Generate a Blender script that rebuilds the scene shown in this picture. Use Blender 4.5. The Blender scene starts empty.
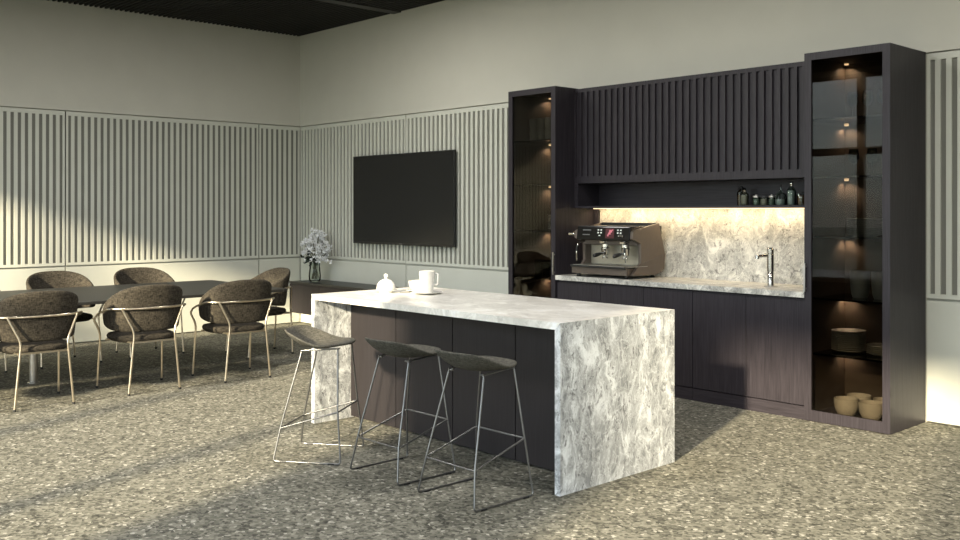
import bpy, bmesh, math, random
from mathutils import Vector, Matrix
random.seed(7)
C = bpy.context.scene.collection
S = bpy.context.scene
PI = math.pi

# ------------------------------------------------------------------ camera
cd = bpy.data.cameras.new('camera'); cam = bpy.data.objects.new('camera', cd); C.objects.link(cam)
cam.location = (10.9357, -6.8884, 1.5)
cam.rotation_euler = (PI/2, 0, 0.82234)
cd.sensor_width = 36; cd.lens = 953.58*36/960; cd.shift_y = -(270-209.90)/960
cd.clip_start = 0.05; cd.clip_end = 300
S.camera = cam

# ------------------------------------------------------------------ sky, sun, exposure
w = bpy.data.worlds.new('sky'); S.world = w; w.use_nodes = True
nt = w.node_tree; nt.nodes.clear()
out = nt.nodes.new('ShaderNodeOutputWorld'); bg = nt.nodes.new('ShaderNodeBackground')
tc = nt.nodes.new('ShaderNodeTexCoord'); sx = nt.nodes.new('ShaderNodeSeparateXYZ'); rp = nt.nodes.new('ShaderNodeValToRGB')
nt.links.new(tc.outputs['Generated'], sx.inputs[0]); nt.links.new(sx.outputs['Z'], rp.inputs[0])
e = rp.color_ramp.elements
e[0].position = 0.0; e[0].color = (0.46, 0.46, 0.42, 1)
e[1].position = 1.0; e[1].color = (0.66, 0.80, 1.0, 1)
for p, c in ((0.05, (0.64, 0.71, 0.70)), (0.12, (0.80, 0.88, 0.94)), (0.3, (0.78, 0.88, 1.0))):
    q = e.new(p); q.color = (*c, 1)
nt.links.new(rp.outputs[0], bg.inputs[0]); nt.links.new(bg.outputs[0], out.inputs[0])
bg.inputs[1].default_value = 5.2

sl = bpy.data.lights.new('sun', 'SUN'); sun = bpy.data.objects.new('sun', sl); C.objects.link(sun)
sl.energy = 14.5; sl.angle = math.radians(2.6); sl.color = (1.0, 0.84, 0.60)
SUN = Vector((-0.31, 1.0, -0.36))
sun.rotation_euler = SUN.to_track_quat('-Z', 'Y').to_euler()
sun.location = (12, -14, 9)

def area_light(name, loc, rot, sx, sy, energy, color, portal=False, spread=None):
    l = bpy.data.lights.new(name, 'AREA'); o = bpy.data.objects.new(name, l); C.objects.link(o)
    l.shape = 'RECTANGLE'; l.size = sx; l.size_y = sy; l.energy = energy; l.color = color
    if portal: l.cycles.is_portal = True
    if spread: l.spread = spread
    o.location = loc; o.rotation_euler = rot
    return o
YW = -9.3; XR = 14.0; CEIL = 3.806
LAMPS = [(6.4, -2.75), (9.3, -2.75), (6.4, -5.6), (9.3, -5.6), (3.4, -2.1), (3.3, -4.6), (3.3, -7.2), (12.0, -4.2)]  # the lamp nearest the far corner is added to brighten the upper wall
for lx, ly in LAMPS:                      # round ceiling lamps
    l = bpy.data.lights.new('ceiling_lamp_light', 'AREA'); o = bpy.data.objects.new('ceiling_lamp_light', l); C.objects.link(o)
    l.shape = 'DISK'; l.size = .5; l.energy = 42; l.color = (1.0, .96, .90); o.location = (lx, ly, CEIL-.035)
area_light('window_portal', (4.1, YW-0.02, 1.9), (PI/2, 0, 0), 7.6, 3.75, 1, (1, 1, 1), True)      # faces +Y
area_light('window_portal', (11.65, YW-0.02, 1.9), (PI/2, 0, 0), 4.1, 3.75, 1, (1, 1, 1), True)
area_light('window_portal', (XR+0.02, -7.2, 1.9), (PI/2, 0, PI/2), 3.2, 3.75, 1, (1, 1, 1), True)   # faces -X
vs = S.view_settings
vs.view_transform = 'Standard'; vs.look = 'None'; vs.gamma = 1; vs.use_curve_mapping = False
vs.exposure = 0.08
cy = S.cycles
cy.max_bounces = 10; cy.diffuse_bounces = 5; cy.glossy_bounces = 4; cy.transmission_bounces = 8; cy.transparent_max_bounces = 16
cy.caustics_reflective = False; cy.caustics_refractive = False
cy.sample_clamp_indirect = 6

# ------------------------------------------------------------------ materials
M = {}
def new_mat(name):
    m = bpy.data.materials.new(name); m.use_nodes = True; M[name] = m
    n = m.node_tree.nodes; b = n['Principled BSDF']
    return m, m.node_tree, b
def N(t, kind, **kw):
    n = t.nodes.new(kind)
    for k, v in kw.items(): setattr(n, k, v)
    return n
def coords(t, scale=(1, 1, 1), src='Object'):
    a = N(t, 'ShaderNodeTexCoord'); mp = N(t, 'ShaderNodeMapping'); mp.inputs['Scale'].default_value = scale
    t.links.new(a.outputs[src], mp.inputs[0]); return mp.outputs[0]
def ramp(t, fac, stops):
    r = N(t, 'ShaderNodeValToRGB'); el = r.color_ramp.elements
    el[0].position, el[0].color = stops[0][0], (*stops[0][1], 1)
    el[1].position, el[1].color = stops[-1][0], (*stops[-1][1], 1)
    for p, c in stops[1:-1]:
        q = el.new(p); q.color = (*c, 1)
    t.links.new(fac, r.inputs[0]); return r.outputs[0]
def noise(t, vec, scale, detail=4, rough=.55, dist=0):
    n = N(t, 'ShaderNodeTexNoise'); n.inputs['Scale'].default_value = scale; n.inputs['Detail'].default_value = detail
    n.inputs['Roughness'].default_value = rough; n.inputs['Distortion'].default_value = dist
    t.links.new(vec, n.inputs['Vector']); return n
def mix(t, a, b, fac, mode='MIX'):
    m = N(t, 'ShaderNodeMix', data_type='RGBA', blend_type=mode)
    for s, v in ((0, fac), (6, a), (7, b)):
        if isinstance(v, (int, float)): m.inputs[s].default_value = v
        elif isinstance(v, tuple): m.inputs[s].default_value = (*v, 1)
        else: t.links.new(v, m.inputs[s])
    return m.outputs[2]
def bump(t, b, h, strength=.3, dist=.002):
    n = N(t, 'ShaderNodeBump'); n.inputs['Strength'].default_value = strength; n.inputs['Distance'].default_value = dist
    t.links.new(h, n.inputs['Height']); t.links.new(n.outputs[0], b.inputs['Normal'])
def plain(name, col, rough=.5, metal=0, var=.06, scale=40, spec=None):
    m, t, b = new_mat(name)
    v = coords(t); n = noise(t, v, scale, 3)
    lo = tuple(c*(1-var) for c in col); hi = tuple(min(1, c*(1+var)) for c in col)
    t.links.new(ramp(t, n.outputs['Fac'], [(.3, lo), (.7, hi)]), b.inputs['Base Color'])
    b.inputs['Roughness'].default_value = rough; b.inputs['Metallic'].default_value = metal
    if spec is not None: b.inputs['Specular IOR Level'].default_value = spec
    return m
def wood(name, dark, light, rough=.45, scale=(70, 70, 2.2)):
    m, t, b = new_mat(name)
    n = noise(t, coords(t, scale), 1.6, 6, .65, .4)
    t.links.new(ramp(t, n.outputs['Fac'], [(.3, dark), (.72, light)]), b.inputs['Base Color'])
    b.inputs['Roughness'].default_value = rough; b.inputs['Specular IOR Level'].default_value = .28
    bump(t, b, n.outputs['Fac'], .25, .001)
    return m
def marble(name, base=(.66, .68, .69), grey=(.27, .28, .285), dark=(.085, .085, .09), rough=.28, scale=1.0, streak=.8, vein=.5):
    m, t, b = new_mat(name)
    v = coords(t, (scale, scale, scale))
    wn = noise(t, v, 1.5, 5, .6)
    vv = N(t, 'ShaderNodeVectorMath', operation='MULTIPLY_ADD'); vv.inputs[1].default_value = (.34, .34, .34)
    t.links.new(wn.outputs['Color'], vv.inputs[0]); t.links.new(v, vv.inputs[2])
    # diagonal drift of the stone
    mp = N(t, 'ShaderNodeMapping'); mp.inputs['Rotation'].default_value = (.55, .6, .3); mp.inputs['Scale'].default_value = (1.0, 1.7, .75)
    t.links.new(vv.outputs[0], mp.inputs[0])
    big = noise(t, mp.outputs[0], 2.7, 9, .70, 1.2)
    mid = tuple((a*.6+c*.4) for a, c in zip(base, grey))
    c0 = ramp(t, big.outputs['Fac'], [(.38, grey), (.47, tuple((a*.35+c*.65) for a, c in zip(base, grey))), (.52, mid), (.57, base), (.66, tuple(min(1, a*1.25) for a in base))])
    st = noise(t, mp.outputs[0], 6.5, 10, .74, 2.2)
    s1 = ramp(t, st.outputs['Fac'], [(.38, (streak, streak, streak)), (.47, (0, 0, 0))])
    c1 = mix(t, c0, dark, 0.0); t.links.new(s1, c1.node.inputs[0])
    vo = N(t, 'ShaderNodeTexVoronoi', feature='DISTANCE_TO_EDGE'); vo.inputs['Scale'].default_value = 8
    v3 = N(t, 'ShaderNodeVectorMath', operation='MULTIPLY_ADD'); v3.inputs[1].default_value = (.4, .4, .4)
    n3 = noise(t, v, 5, 5); t.links.new(n3.outputs['Color'], v3.inputs[0]); t.links.new(mp.outputs[0], v3.inputs[2])
    t.links.new(v3.outputs[0], vo.inputs['Vector'])
    f = ramp(t, vo.outputs['Distance'], [(.0, (vein, vein, vein)), (.045, (0, 0, 0))])
    c2 = mix(t, c1, tuple(min(1, a*1.3) for a in base), 0.0); t.links.new(f, c2.node.inputs[0])
    t.links.new(c2, b.inputs['Base Color']); b.inputs['Roughness'].default_value = rough
    return m
def fabric(name, dark, light, sc=150, rough=.95):
    m, t, b = new_mat(name)
    a = noise(t, coords(t, (1.0, 1.0, .16)), sc, 2, .6); c = noise(t, coords(t, (.2, .2, 1.0)), sc, 2, .6)
    d = noise(t, coords(t), sc*.22, 3, .6)
    f = N(t, 'ShaderNodeMath', operation='ADD'); t.links.new(a.outputs['Fac'], f.inputs[0]); t.links.new(c.outputs['Fac'], f.inputs[1])
    g = N(t, 'ShaderNodeMath', operation='MULTIPLY_ADD'); g.inputs[1].default_value = .38
    t.links.new(f.outputs[0], g.inputs[0]); 
    h = N(t, 'ShaderNodeMath', operation='MULTIPLY'); h.inputs[1].default_value = .24; t.links.new(d.outputs['Fac'], h.inputs[0]); t.links.new(h.outputs[0], g.inputs[2])
    t.links.new(ramp(t, g.outputs[0], [(.38, dark), (.62, light)]), b.inputs['Base Color'])
    b.inputs['Roughness'].default_value = rough; b.inputs['Specular IOR Level'].default_value = .2
    bump(t, b, f.outputs[0], .5, .002)
    return m
def glass(name, tint, ior=1.5, rough=0.0, boost=1.0):
    """thin architectural pane: coloured see-through plus mirror reflection by angle"""
    m = bpy.data.materials.new(name); m.use_nodes = True; M[name] = m
    t = m.node_tree; t.nodes.clear()
    o = N(t, 'ShaderNodeOutputMaterial'); tr = N(t, 'ShaderNodeBsdfTransparent'); gl = N(t, 'ShaderNodeBsdfGlossy'); fr = N(t, 'ShaderNodeFresnel'); mx = N(t, 'ShaderNodeMixShader')
    tr.inputs[0].default_value = (*tint, 1); gl.inputs['Roughness'].default_value = rough; fr.inputs[0].default_value = ior
    mu = N(t, 'ShaderNodeMath', operation='MULTIPLY'); mu.inputs[1].default_value = boost
    t.links.new(fr.outputs[0], mu.inputs[0]); t.links.new(mu.outputs[0], mx.inputs[0])
    t.links.new(tr.outputs[0], mx.inputs[1]); t.links.new(gl.outputs[0], mx.inputs[2]); t.links.new(mx.outputs[0], o.inputs[0])
    return m
def emit(name, col, k):
    m, t, b = new_mat(name)
    b.inputs['Base Color'].default_value = (*col, 1); b.inputs['Emission Color'].default_value = (*col, 1); b.inputs['Emission Strength'].default_value = k
    return m

plain('wall_paint', (.61, .60, .53), .85, 0, .02, 3)
plain('panel_paint', (.64, .65, .575), .6, 0, .02, 5)
plain('backing', (.19, .19, .165), .8, 0, .03, 5)
plain('ceiling_black', (.008, .008, .007), .8)
plain('ceiling_track', (.025, .025, .025), .5)
wood('dark_wood', (.0165, .0143, .0180), (.043, .0375, .0455), .42)
wood('dark_wood_horizontal', (.0165, .0143, .0180), (.043, .0375, .0455), .42, (2.2, 70, 70))
wood('island_wood', (.0145, .0120, .0130), (.024, .0205, .0222), .55)
plain('cabinet_interior', (.045, .034, .026), .6)
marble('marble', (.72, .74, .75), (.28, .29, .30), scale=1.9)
marble('marble_lit_top', (.88, .86, .80), (.62, .60, .55), (.36, .34, .31), .3, .9, .35, .2)  # same stone as the island ends, with the light on top put into its colour
marble('marble_warm', (.70, .69, .63), (.34, .335, .31), (.11, .105, .10), .35, 2.0)
fabric('tweed', (.010, .009, .0075), (.082, .071, .055), 170)
fabric('felt', (.040, .039, .033), (.125, .119, .100), 230)
plain('champagne_metal', (.72, .63, .50), .28, 1.0)
plain('steel', (.20, .20, .197), .34, .9)
plain('brushed_steel', (.50, .48, .45), .35, 1.0)
plain('chrome', (.80, .79, .77), .08, 1.0)
plain('tap_metal', (.46, .44, .41), .18, 1.0)
plain('rubber_black', (.015, .015, .015), .7)
plain('table_black', (.022, .022, .021), .38, spec=.3)
plain('tv_bezel', (.01, .01, .01), .35)
plain('tv_screen', (.012, .012, .012), .18, 0, .02)
plain('logo_grey', (.14, .14, .14), .4)
plain('porcelain', (.62, .62, .60), .2)
plain('stoneware', (.44, .43, .40), .55, 0, .08, 60)
plain('slate_ware', (.20, .23, .235), .4)
plain('grey_plate', (.42, .42, .38), .35)
plain('brown_metal', (.130, .106, .088), .38, .35)
plain('cream_metal', (.50, .46, .36), .35, .3)
plain('black_gloss', (.010, .010, .010), .12, spec=.2)
plain('black_plastic', (.014, .014, .014), .4)
plain('window_frame', (.02, .02, .02), .5)
plain('leaf_dark', (.012, .022, .012), .6)
plain('stem', (.10, .10, .06), .7)
plain('blossom', (.86, .88, .90), .7, 0, .15, 200)
plain('amber', (.12, .06, .025), .15)
plain('spice', (.30, .26, .20), .6, 0, .35, 120)
plain('herb', (.12, .17, .12), .6, 0, .35, 120)
plain('bottle_content', (.32, .36, .34), .3)
plain('asphalt', (.13, .14, .11), .9, 0, .2, 2)
glass('clear_glass', (.90, .94, .92), 1.45)
glass('vase_glass', (.80, .84, .82), 1.3)
glass('jar_glass', (.70, .76, .72), 1.5)
glass('pane_glass', (.97, .98, .97), 1.35)
glass('smoked_glass', (.62, .59, .54), 1.28, 0, 1.0)
glass('shelf_glass', (.30, .28, .26), 1.5)
emit('led_warm', (1.0, .72, .42), 2.2)
emit('lamp_glow', (1.0, .96, .90), 6)
emit('display_red', (.06, .004, .008), .06)
emit('display_pink', (.55, .16, .20), .25)
emit('icon_white', (.6, .64, .6), .35)

# floor covering: mottled, flecked carpet / pebble pattern
m, t, b = new_mat('floor_fleck')
v = coords(t)
wv = N(t, 'ShaderNodeVectorMath', operation='MULTIPLY_ADD'); wv.inputs[1].default_value = (.02, .02, .02)
wn = noise(t, v, 40, 2); t.links.new(wn.outputs['Color'], wv.inputs[0]); t.links.new(v, wv.inputs[2])
vo = N(t, 'ShaderNodeTexVoronoi'); vo.inputs['Scale'].default_value = 62; t.links.new(wv.outputs[0], vo.inputs['Vector'])
sp = N(t, 'ShaderNodeSeparateColor'); t.links.new(vo.outputs['Color'], sp.inputs[0])
c0 = ramp(t, sp.outputs[0], [(.0, (.055, .054, .043)), (.2, (.115, .111, .088)), (.6, (.190, .184, .148)), (.93, (.240, .232, .188)), (.97, (.44, .42, .36))])
vo2 = N(t, 'ShaderNodeTexVoronoi'); vo2.inputs['Scale'].default_value = 30; t.links.new(wv.outputs[0], vo2.inputs['Vector'])
sp2 = N(t, 'ShaderNodeSeparateColor'); t.links.new(vo2.outputs['Color'], sp2.inputs[0])
c1 = ramp(t, sp2.outputs[1], [(.1, (.55, .55, .55)), (.35, (1, 1, 1)), (1, (1.0, 1.0, 1.0))])
c2 = mix(t, c0, c1, .8, 'MULTIPLY')
t.links.new(c2, b.inputs['Base Color']); b.inputs['Roughness'].default_value = .8; b.inputs['Specular IOR Level'].default_value = .25
bump(t, b, vo.outputs['Distance'], .35, .004)

# ------------------------------------------------------------------ mesh helpers
def bx(bm, x0, y0, z0, x1, y1, z1):
    vs_ = [bm.verts.new(p) for p in ((x0,y0,z0),(x1,y0,z0),(x1,y1,z0),(x0,y1,z0),(x0,y0,z1),(x1,y0,z1),(x1,y1,z1),(x0,y1,z1))]
    for f in ((3,2,1,0),(4,5,6,7),(0,1,5,4),(1,2,6,5),(2,3,7,6),(3,0,4,7)): bm.faces.new([vs_[i] for i in f])
    return vs_
def box(*a, bev=0):
    bm = bmesh.new(); bx(bm, *a)
    if bev: bmesh.ops.bevel(bm, geom=bm.edges[:], offset=bev, segments=2, affect='EDGES', profile=.5)
    return bm
def boxes(lst, bev=0):
    bm = bmesh.new()
    for a in lst:
        b2 = box(*a, bev=bev); me = bpy.data.meshes.new('tmp'); b2.to_mesh(me); b2.free(); bm.from_mesh(me); bpy.data.meshes.remove(me)
    return bm
def join(bm, other):
    me = bpy.data.meshes.new('tmp'); other.to_mesh(me); other.free(); bm.from_mesh(me); bpy.data.meshes.remove(me); return bm
def fillet(pts, r, n=5):
    pts = [Vector(p) for p in pts]; o = [pts[0]]
    for i in range(1, len(pts)-1):
        a, p, c = pts[i-1], pts[i], pts[i+1]
        d1 = (a-p); d2 = (c-p); rr = min(r, d1.length*.45, d2.length*.45)
        s = p + d1.normalized()*rr; e_ = p + d2.normalized()*rr
        for k in range(n+1):
            u = k/n; o.append(s*(1-u)**2 + p*2*u*(1-u) + e_*u*u)
    o.append(pts[-1]); return o
def tube(pts, r, seg=10, closed=False, bm=None, cap=True):
    bm = bm or bmesh.new(); pts = [Vector(p) for p in pts]; n = len(pts)
    rad = r if isinstance(r, (list, tuple)) else [r]*n
    tang = []
    for i in range(n):
        if closed: d = pts[(i+1) % n]-pts[i-1]
        else: d = pts[min(i+1, n-1)]-pts[max(i-1, 0)]
        tang.append(d.normalized())
    up = Vector((0, 0, 1)) if abs(tang[0].z) < .9 else Vector((1, 0, 0))
    nrm = (up - tang[0]*up.dot(tang[0])).normalized(); rings = []
    for i in range(n):
        if i:
            q = tang[i-1].rotation_difference(tang[i]); nrm = q @ nrm
            nrm = (nrm - tang[i]*nrm.dot(tang[i])).normalized()
        bn = tang[i].cross(nrm)
        rings.append([bm.verts.new(pts[i] + (nrm*math.cos(2*PI*k/seg) + bn*math.sin(2*PI*k/seg))*rad[i]) for k in range(seg)])
    for i in range(n if closed else n-1):
        a, c = rings[i], rings[(i+1) % n]
        off = 0
        if closed and i == n-1:
            off = min(range(seg), key=lambda o: sum((a[k].co-c[(k+o) % seg].co).length for k in range(seg)))
        for k in range(seg): bm.faces.new((a[k], a[(k+1) % seg], c[(k+1+off) % seg], c[(k+off) % seg]))
    if not closed and cap:
        bm.faces.new(rings[0][::-1]); bm.faces.new(rings[-1])
    return bm
def lathe(prof, seg=28, c=(0, 0, 0), bm=None, ax='Z'):
    """prof: list of (r, z) from bottom to top; r=0 closes"""
    bm = bm or bmesh.new(); c = Vector(c); rings = []
    def pt(r, z, a):
        if ax == 'Z': return c + Vector((r*math.cos(a), r*math.sin(a), z))
        if ax == 'Y': return c + Vector((r*math.cos(a), z, -r*math.sin(a)))
        return c + Vector((z, r*math.cos(a), r*math.sin(a)))
    for r, z in prof:
        rings.append([bm.verts.new(pt(0, z, 0))] if r < 1e-6 else [bm.verts.new(pt(r, z, 2*PI*k/seg)) for k in range(seg)])
    for a, d in zip(rings, rings[1:]):
        for k in range(seg):
            k2 = (k+1) % seg
            if len(a) == 1 and len(d) == 1: continue
            if len(a) == 1: bm.faces.new((a[0], d[k2], d[k]))
            elif len(d) == 1: bm.faces.new((a[k], a[k2], d[0]))
            else: bm.faces.new((a[k], a[k2], d[k2], d[k]))
    return bm
def prism(poly, ax, a, b, bev=0):
    """polygon in the other two axes, extruded along ax from a to b"""
    bm = bmesh.new()
    def P(u, v_, s): return {'X': (s, u, v_), 'Y': (u, s, v_), 'Z': (u, v_, s)}[ax]
    A = [bm.verts.new(P(u, v_, a)) for u, v_ in poly]; B = [bm.verts.new(P(u, v_, b)) for u, v_ in poly]
    bm.faces.new(A); bm.faces.new(B[::-1]); n = len(poly)
    for i in range(n): bm.faces.new((A[i], B[i], B[(i+1) % n], A[(i+1) % n]))
    bmesh.ops.recalc_face_normals(bm, faces=bm.faces[:])
    if bev: bmesh.ops.bevel(bm, geom=bm.edges[:], offset=bev, segments=2, affect='EDGES', profile=.5)
    return bm
ROOT = {}
def obj(name, bm, mat, parent=None, smooth=False, local=False):
    """one mesh object; geometry given in world coordinates unless local"""
    bmesh.ops.recalc_face_normals(bm, faces=bm.faces[:])
    me = bpy.data.meshes.new(name)
    if parent is not None and not local:
        bmesh.ops.translate(bm, verts=bm.verts[:], vec=-ROOT[parent.name])
    bm.to_mesh(me); bm.free()
    o = bpy.data.objects.new(name, me); C.objects.link(o); me.materials.append(M[mat])
    if smooth:
        for p in me.polygons: p.use_smooth = True
        if smooth != 'all':
            bm2 = bmesh.new(); bm2.from_mesh(me)
            for ed in bm2.edges:
                if len(ed.link_faces) == 2 and ed.calc_face_angle(0) > math.radians(38): ed.smooth = False
            bm2.to_mesh(me); bm2.free()
    if parent is not None:
        o.parent = parent; ROOT[o.name] = ROOT[parent.name]
    else: ROOT[o.name] = Vector((0, 0, 0))
    return o
def thing(name, label, cat, loc=(0, 0, 0), rotz=0, group=None):
    o = bpy.data.objects.new(name, None); C.objects.link(o); o.empty_display_size = .1
    o.location = loc; o.rotation_euler = (0, 0, rotz); o['label'] = label; o['category'] = cat
    if group: o['group'] = group
    ROOT[o.name] = Vector(loc); return o
def single(name, bm, mat, label, cat, loc, group=None, smooth=True):
    """a thing that is one mesh, geometry in world coordinates, origin at its base"""
    bmesh.ops.translate(bm, verts=bm.verts[:], vec=-Vector(loc))
    o = obj(name, bm, mat, None, smooth); o.location = loc; ROOT[o.name] = Vector(loc)
    o['label'] = label; o['category'] = cat
    if group: o['group'] = group
    return o
def struct(name, bm, mat, parent=None, smooth=False):
    o = obj(name, bm, mat, parent, smooth); o['kind'] = 'structure'; return o
def dup(root, loc, rotz, label, group=None):
    r = root.copy(); C.objects.link(r); r.location = loc; r.rotation_euler = (0, 0, rotz); r['label'] = label
    if group: r['group'] = group
    ROOT[r.name] = Vector(loc)
    for ch in list(root.children):
        c = ch.copy(); C.objects.link(c); c.parent = r
        for g in ch.children:
            d = g.copy(); C.objects.link(d); d.parent = c
    return r

# ------------------------------------------------------------------ the setting
struct('floor', box(-.3, YW-.3, -.12, XR+.3, .3, 0), 'floor_fleck')
struct('ground', box(-45, -80, -.5, 60, YW-.3, -.15), 'asphalt')
struct('ground_side', box(XR+.3, YW-.3, -.5, 60, 40, -.15), 'asphalt')
ST, SB, G = 2.599, .880, .018     # slat panel top, bottom, shadow gap
# walls: a core, a painted cladding above the panels
wl = struct('wall_left', boxes([(-.3, YW-.3, 0, -.036, .3, CEIL+.06), (-.036, YW, ST+.012, 0, 0, CEIL+.06)]), 'wall_paint')
wb = struct('wall_back', boxes([(-.036, .036, 0, XR+.3, .3, CEIL+.06), (0, 0, ST+.012, XR, .036, CEIL+.06)]), 'wall_paint')
def slat_panel(lo, hi, along, parent):
    """framed panel of vertical slats, slats stand on a backing board"""
    n = max(4, round((hi-lo)/.0735)); pitch = (hi-lo)/n; parts = []
    def B(a0, a1, d0, d1, z0, z1):
        if along == 'Y': parts.append((-d1, a0, z0, -d0, a1, z1))
        else: parts.append((a0, d0, z0, a1, d1, z1))
    back = boxes([(-.036, lo, SB, -.015, hi, ST)] if along == 'Y' else [(lo, .015, SB, hi, .036, ST)])
    B(lo, hi, 0, .0145, ST-.045, ST); B(lo, hi, 0, .0145, SB, SB+.03)
    sw = pitch*.5
    B(lo, lo+sw*.62, 0, .0145, SB+.03, ST-.045); B(hi-sw*.62, hi, 0, .0145, SB+.03, ST-.045)
    for i in range(1, n):
        c = lo + i*pitch; B(c-sw/2, c+sw/2, 0, .0145, SB+.03, ST-.045)
    sp_ = struct('slat_panel', boxes(parts), 'panel_paint', parent); struct('backing_board', back, 'backing', sp_)
def low_panel(lo, hi, along, parent):
    if along == 'Y': b2 = box(-.036, lo, .012, 0, hi, SB-G, bev=.002)
    else: b2 = box(lo, 0, .012, hi, .036, SB-G, bev=.002)
    struct('lower_panel', b2, 'panel_paint', parent)
g = .008
cuts = [-9.3, -7.89, -5.466, -3.04, -.6166, 0]
for a, c in zip(cuts, cuts[1:]):
    slat_panel(a+g, c-g, 'Y', wl); low_panel(a+g, c-g, 'Y', wl)
cuts = [0, 2.257, 4.514]
for a, c in zip(cuts, cuts[1:]):
    slat_panel(a+g, c-g, 'X', wb); low_panel(a+g, c-g, 'X', wb)
cuts = [8.143, 10.4, 12.2, 14.0]
for a, c in zip(cuts, cuts[1:]):
    slat_panel(a+g, c-g, 'X', wb); low_panel(a+g, c-g, 'X', wb)
struct('trim_1', box(4.522, .0, .0, 8.146, .036, ST), 'wall_paint', wb)      # plain board behind the kitchen units
# window walls
HEAD = 3.73
W1, W2, W3 = (.25, 7.93), (9.60, 13.7), (-8.8, -5.6)
struct('wall_front', boxes([(-.3, YW-.3, 0, W1[0], YW, CEIL+.06), (W1[1], YW-.3, 0, W2[0], YW, CEIL+.06), (W2[1], YW-.3, 0, XR+.3, YW, CEIL+.06),
    (W1[0], YW-.3, HEAD, W1[1], YW, CEIL+.06), (W2[0], YW-.3, HEAD, W2[1], YW, CEIL+.06)]), 'wall_paint')
struct('wall_right', boxes([(XR, YW, 0, XR+.3, W3[0], CEIL+.06), (XR, W3[1], 0, XR+.3, .036, CEIL+.06), (XR, W3[0], HEAD, XR+.3, W3[1], CEIL+.06)]), 'wall_paint')
def window(name, lo, hi, along, mull, trans):
    fr = []; d0, d1 = YW-.20, YW-.10
    def B(a0, a1, z0, z1, k=0):
        if along == 'X': fr.append((a0, d0-k, z0, a1, d1+k, z1))
        else: fr.append((XR+.10-k, a0, z0, XR+.20+k, a1, z1))
    B(lo, hi, 0, .06); B(lo, hi, HEAD-.06, HEAD); B(lo, lo+.06, .06, HEAD-.06); B(hi-.06, hi, .06, HEAD-.06)
    for m_ in mull: B(m_-.055, m_+.055, .06, HEAD-.06)
    for a0, a1, z in trans: B(a0, a1, z-.06, z+.06, -.004)
    if along == 'X': pane = box(lo+.01, YW-.155, .01, hi-.01, YW-.148, HEAD-.01)
    else: pane = box(XR+.148, lo+.01, .01, XR+.155, hi-.01, HEAD-.01)
    o = struct(name, pane, 'pane_glass'); struct('window_frame', boxes(fr), 'window_frame', o)
window('window_1', *W1, 'X', (2.0, 3.74, 5.45, 7.07), [(.31, 5.4, 2.47)])
window('window_2', *W2, 'X', (11.4,), [])
window('side_fill_window', *W3, 'Y', (-7.2,), [])  # unseen side window, added for cool fill light on the island end
# ceiling: black slab, fine baffles across the room, a smooth channel along it
cb = [(-.3, YW-.3, CEIL+.06, XR+.3, .3, CEIL+.2)]
y = -.03
while y > YW:
    for x0, x1 in ((0, 2.0), (2.2, XR)): cb.append((x0, y-.022, CEIL, x1, y, CEIL+.0605))
    y -= .058
ce = struct('ceiling', boxes(cb), 'ceiling_black')
for lx, ly in LAMPS:
    lm = struct('ceiling_lamp', lathe([(0, CEIL-.03), (.28, CEIL-.03), (.29, CEIL-.024), (.29, CEIL+.05), (0, CEIL+.05)], 36, (lx, ly, 0)), 'ceiling_track', ce, True)
    struct('lamp_diffuser', lathe([(0, CEIL-.0335), (.255, CEIL-.0335), (.255, CEIL-.0302), (0, CEIL-.0302)], 36, (lx, ly, 0)), 'lamp_glow', lm)
struct('ceiling_channel', boxes([(2.03, YW, CEIL-.005, 2.17, 0, CEIL+.058)]), 'ceiling_track', ce)

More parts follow.
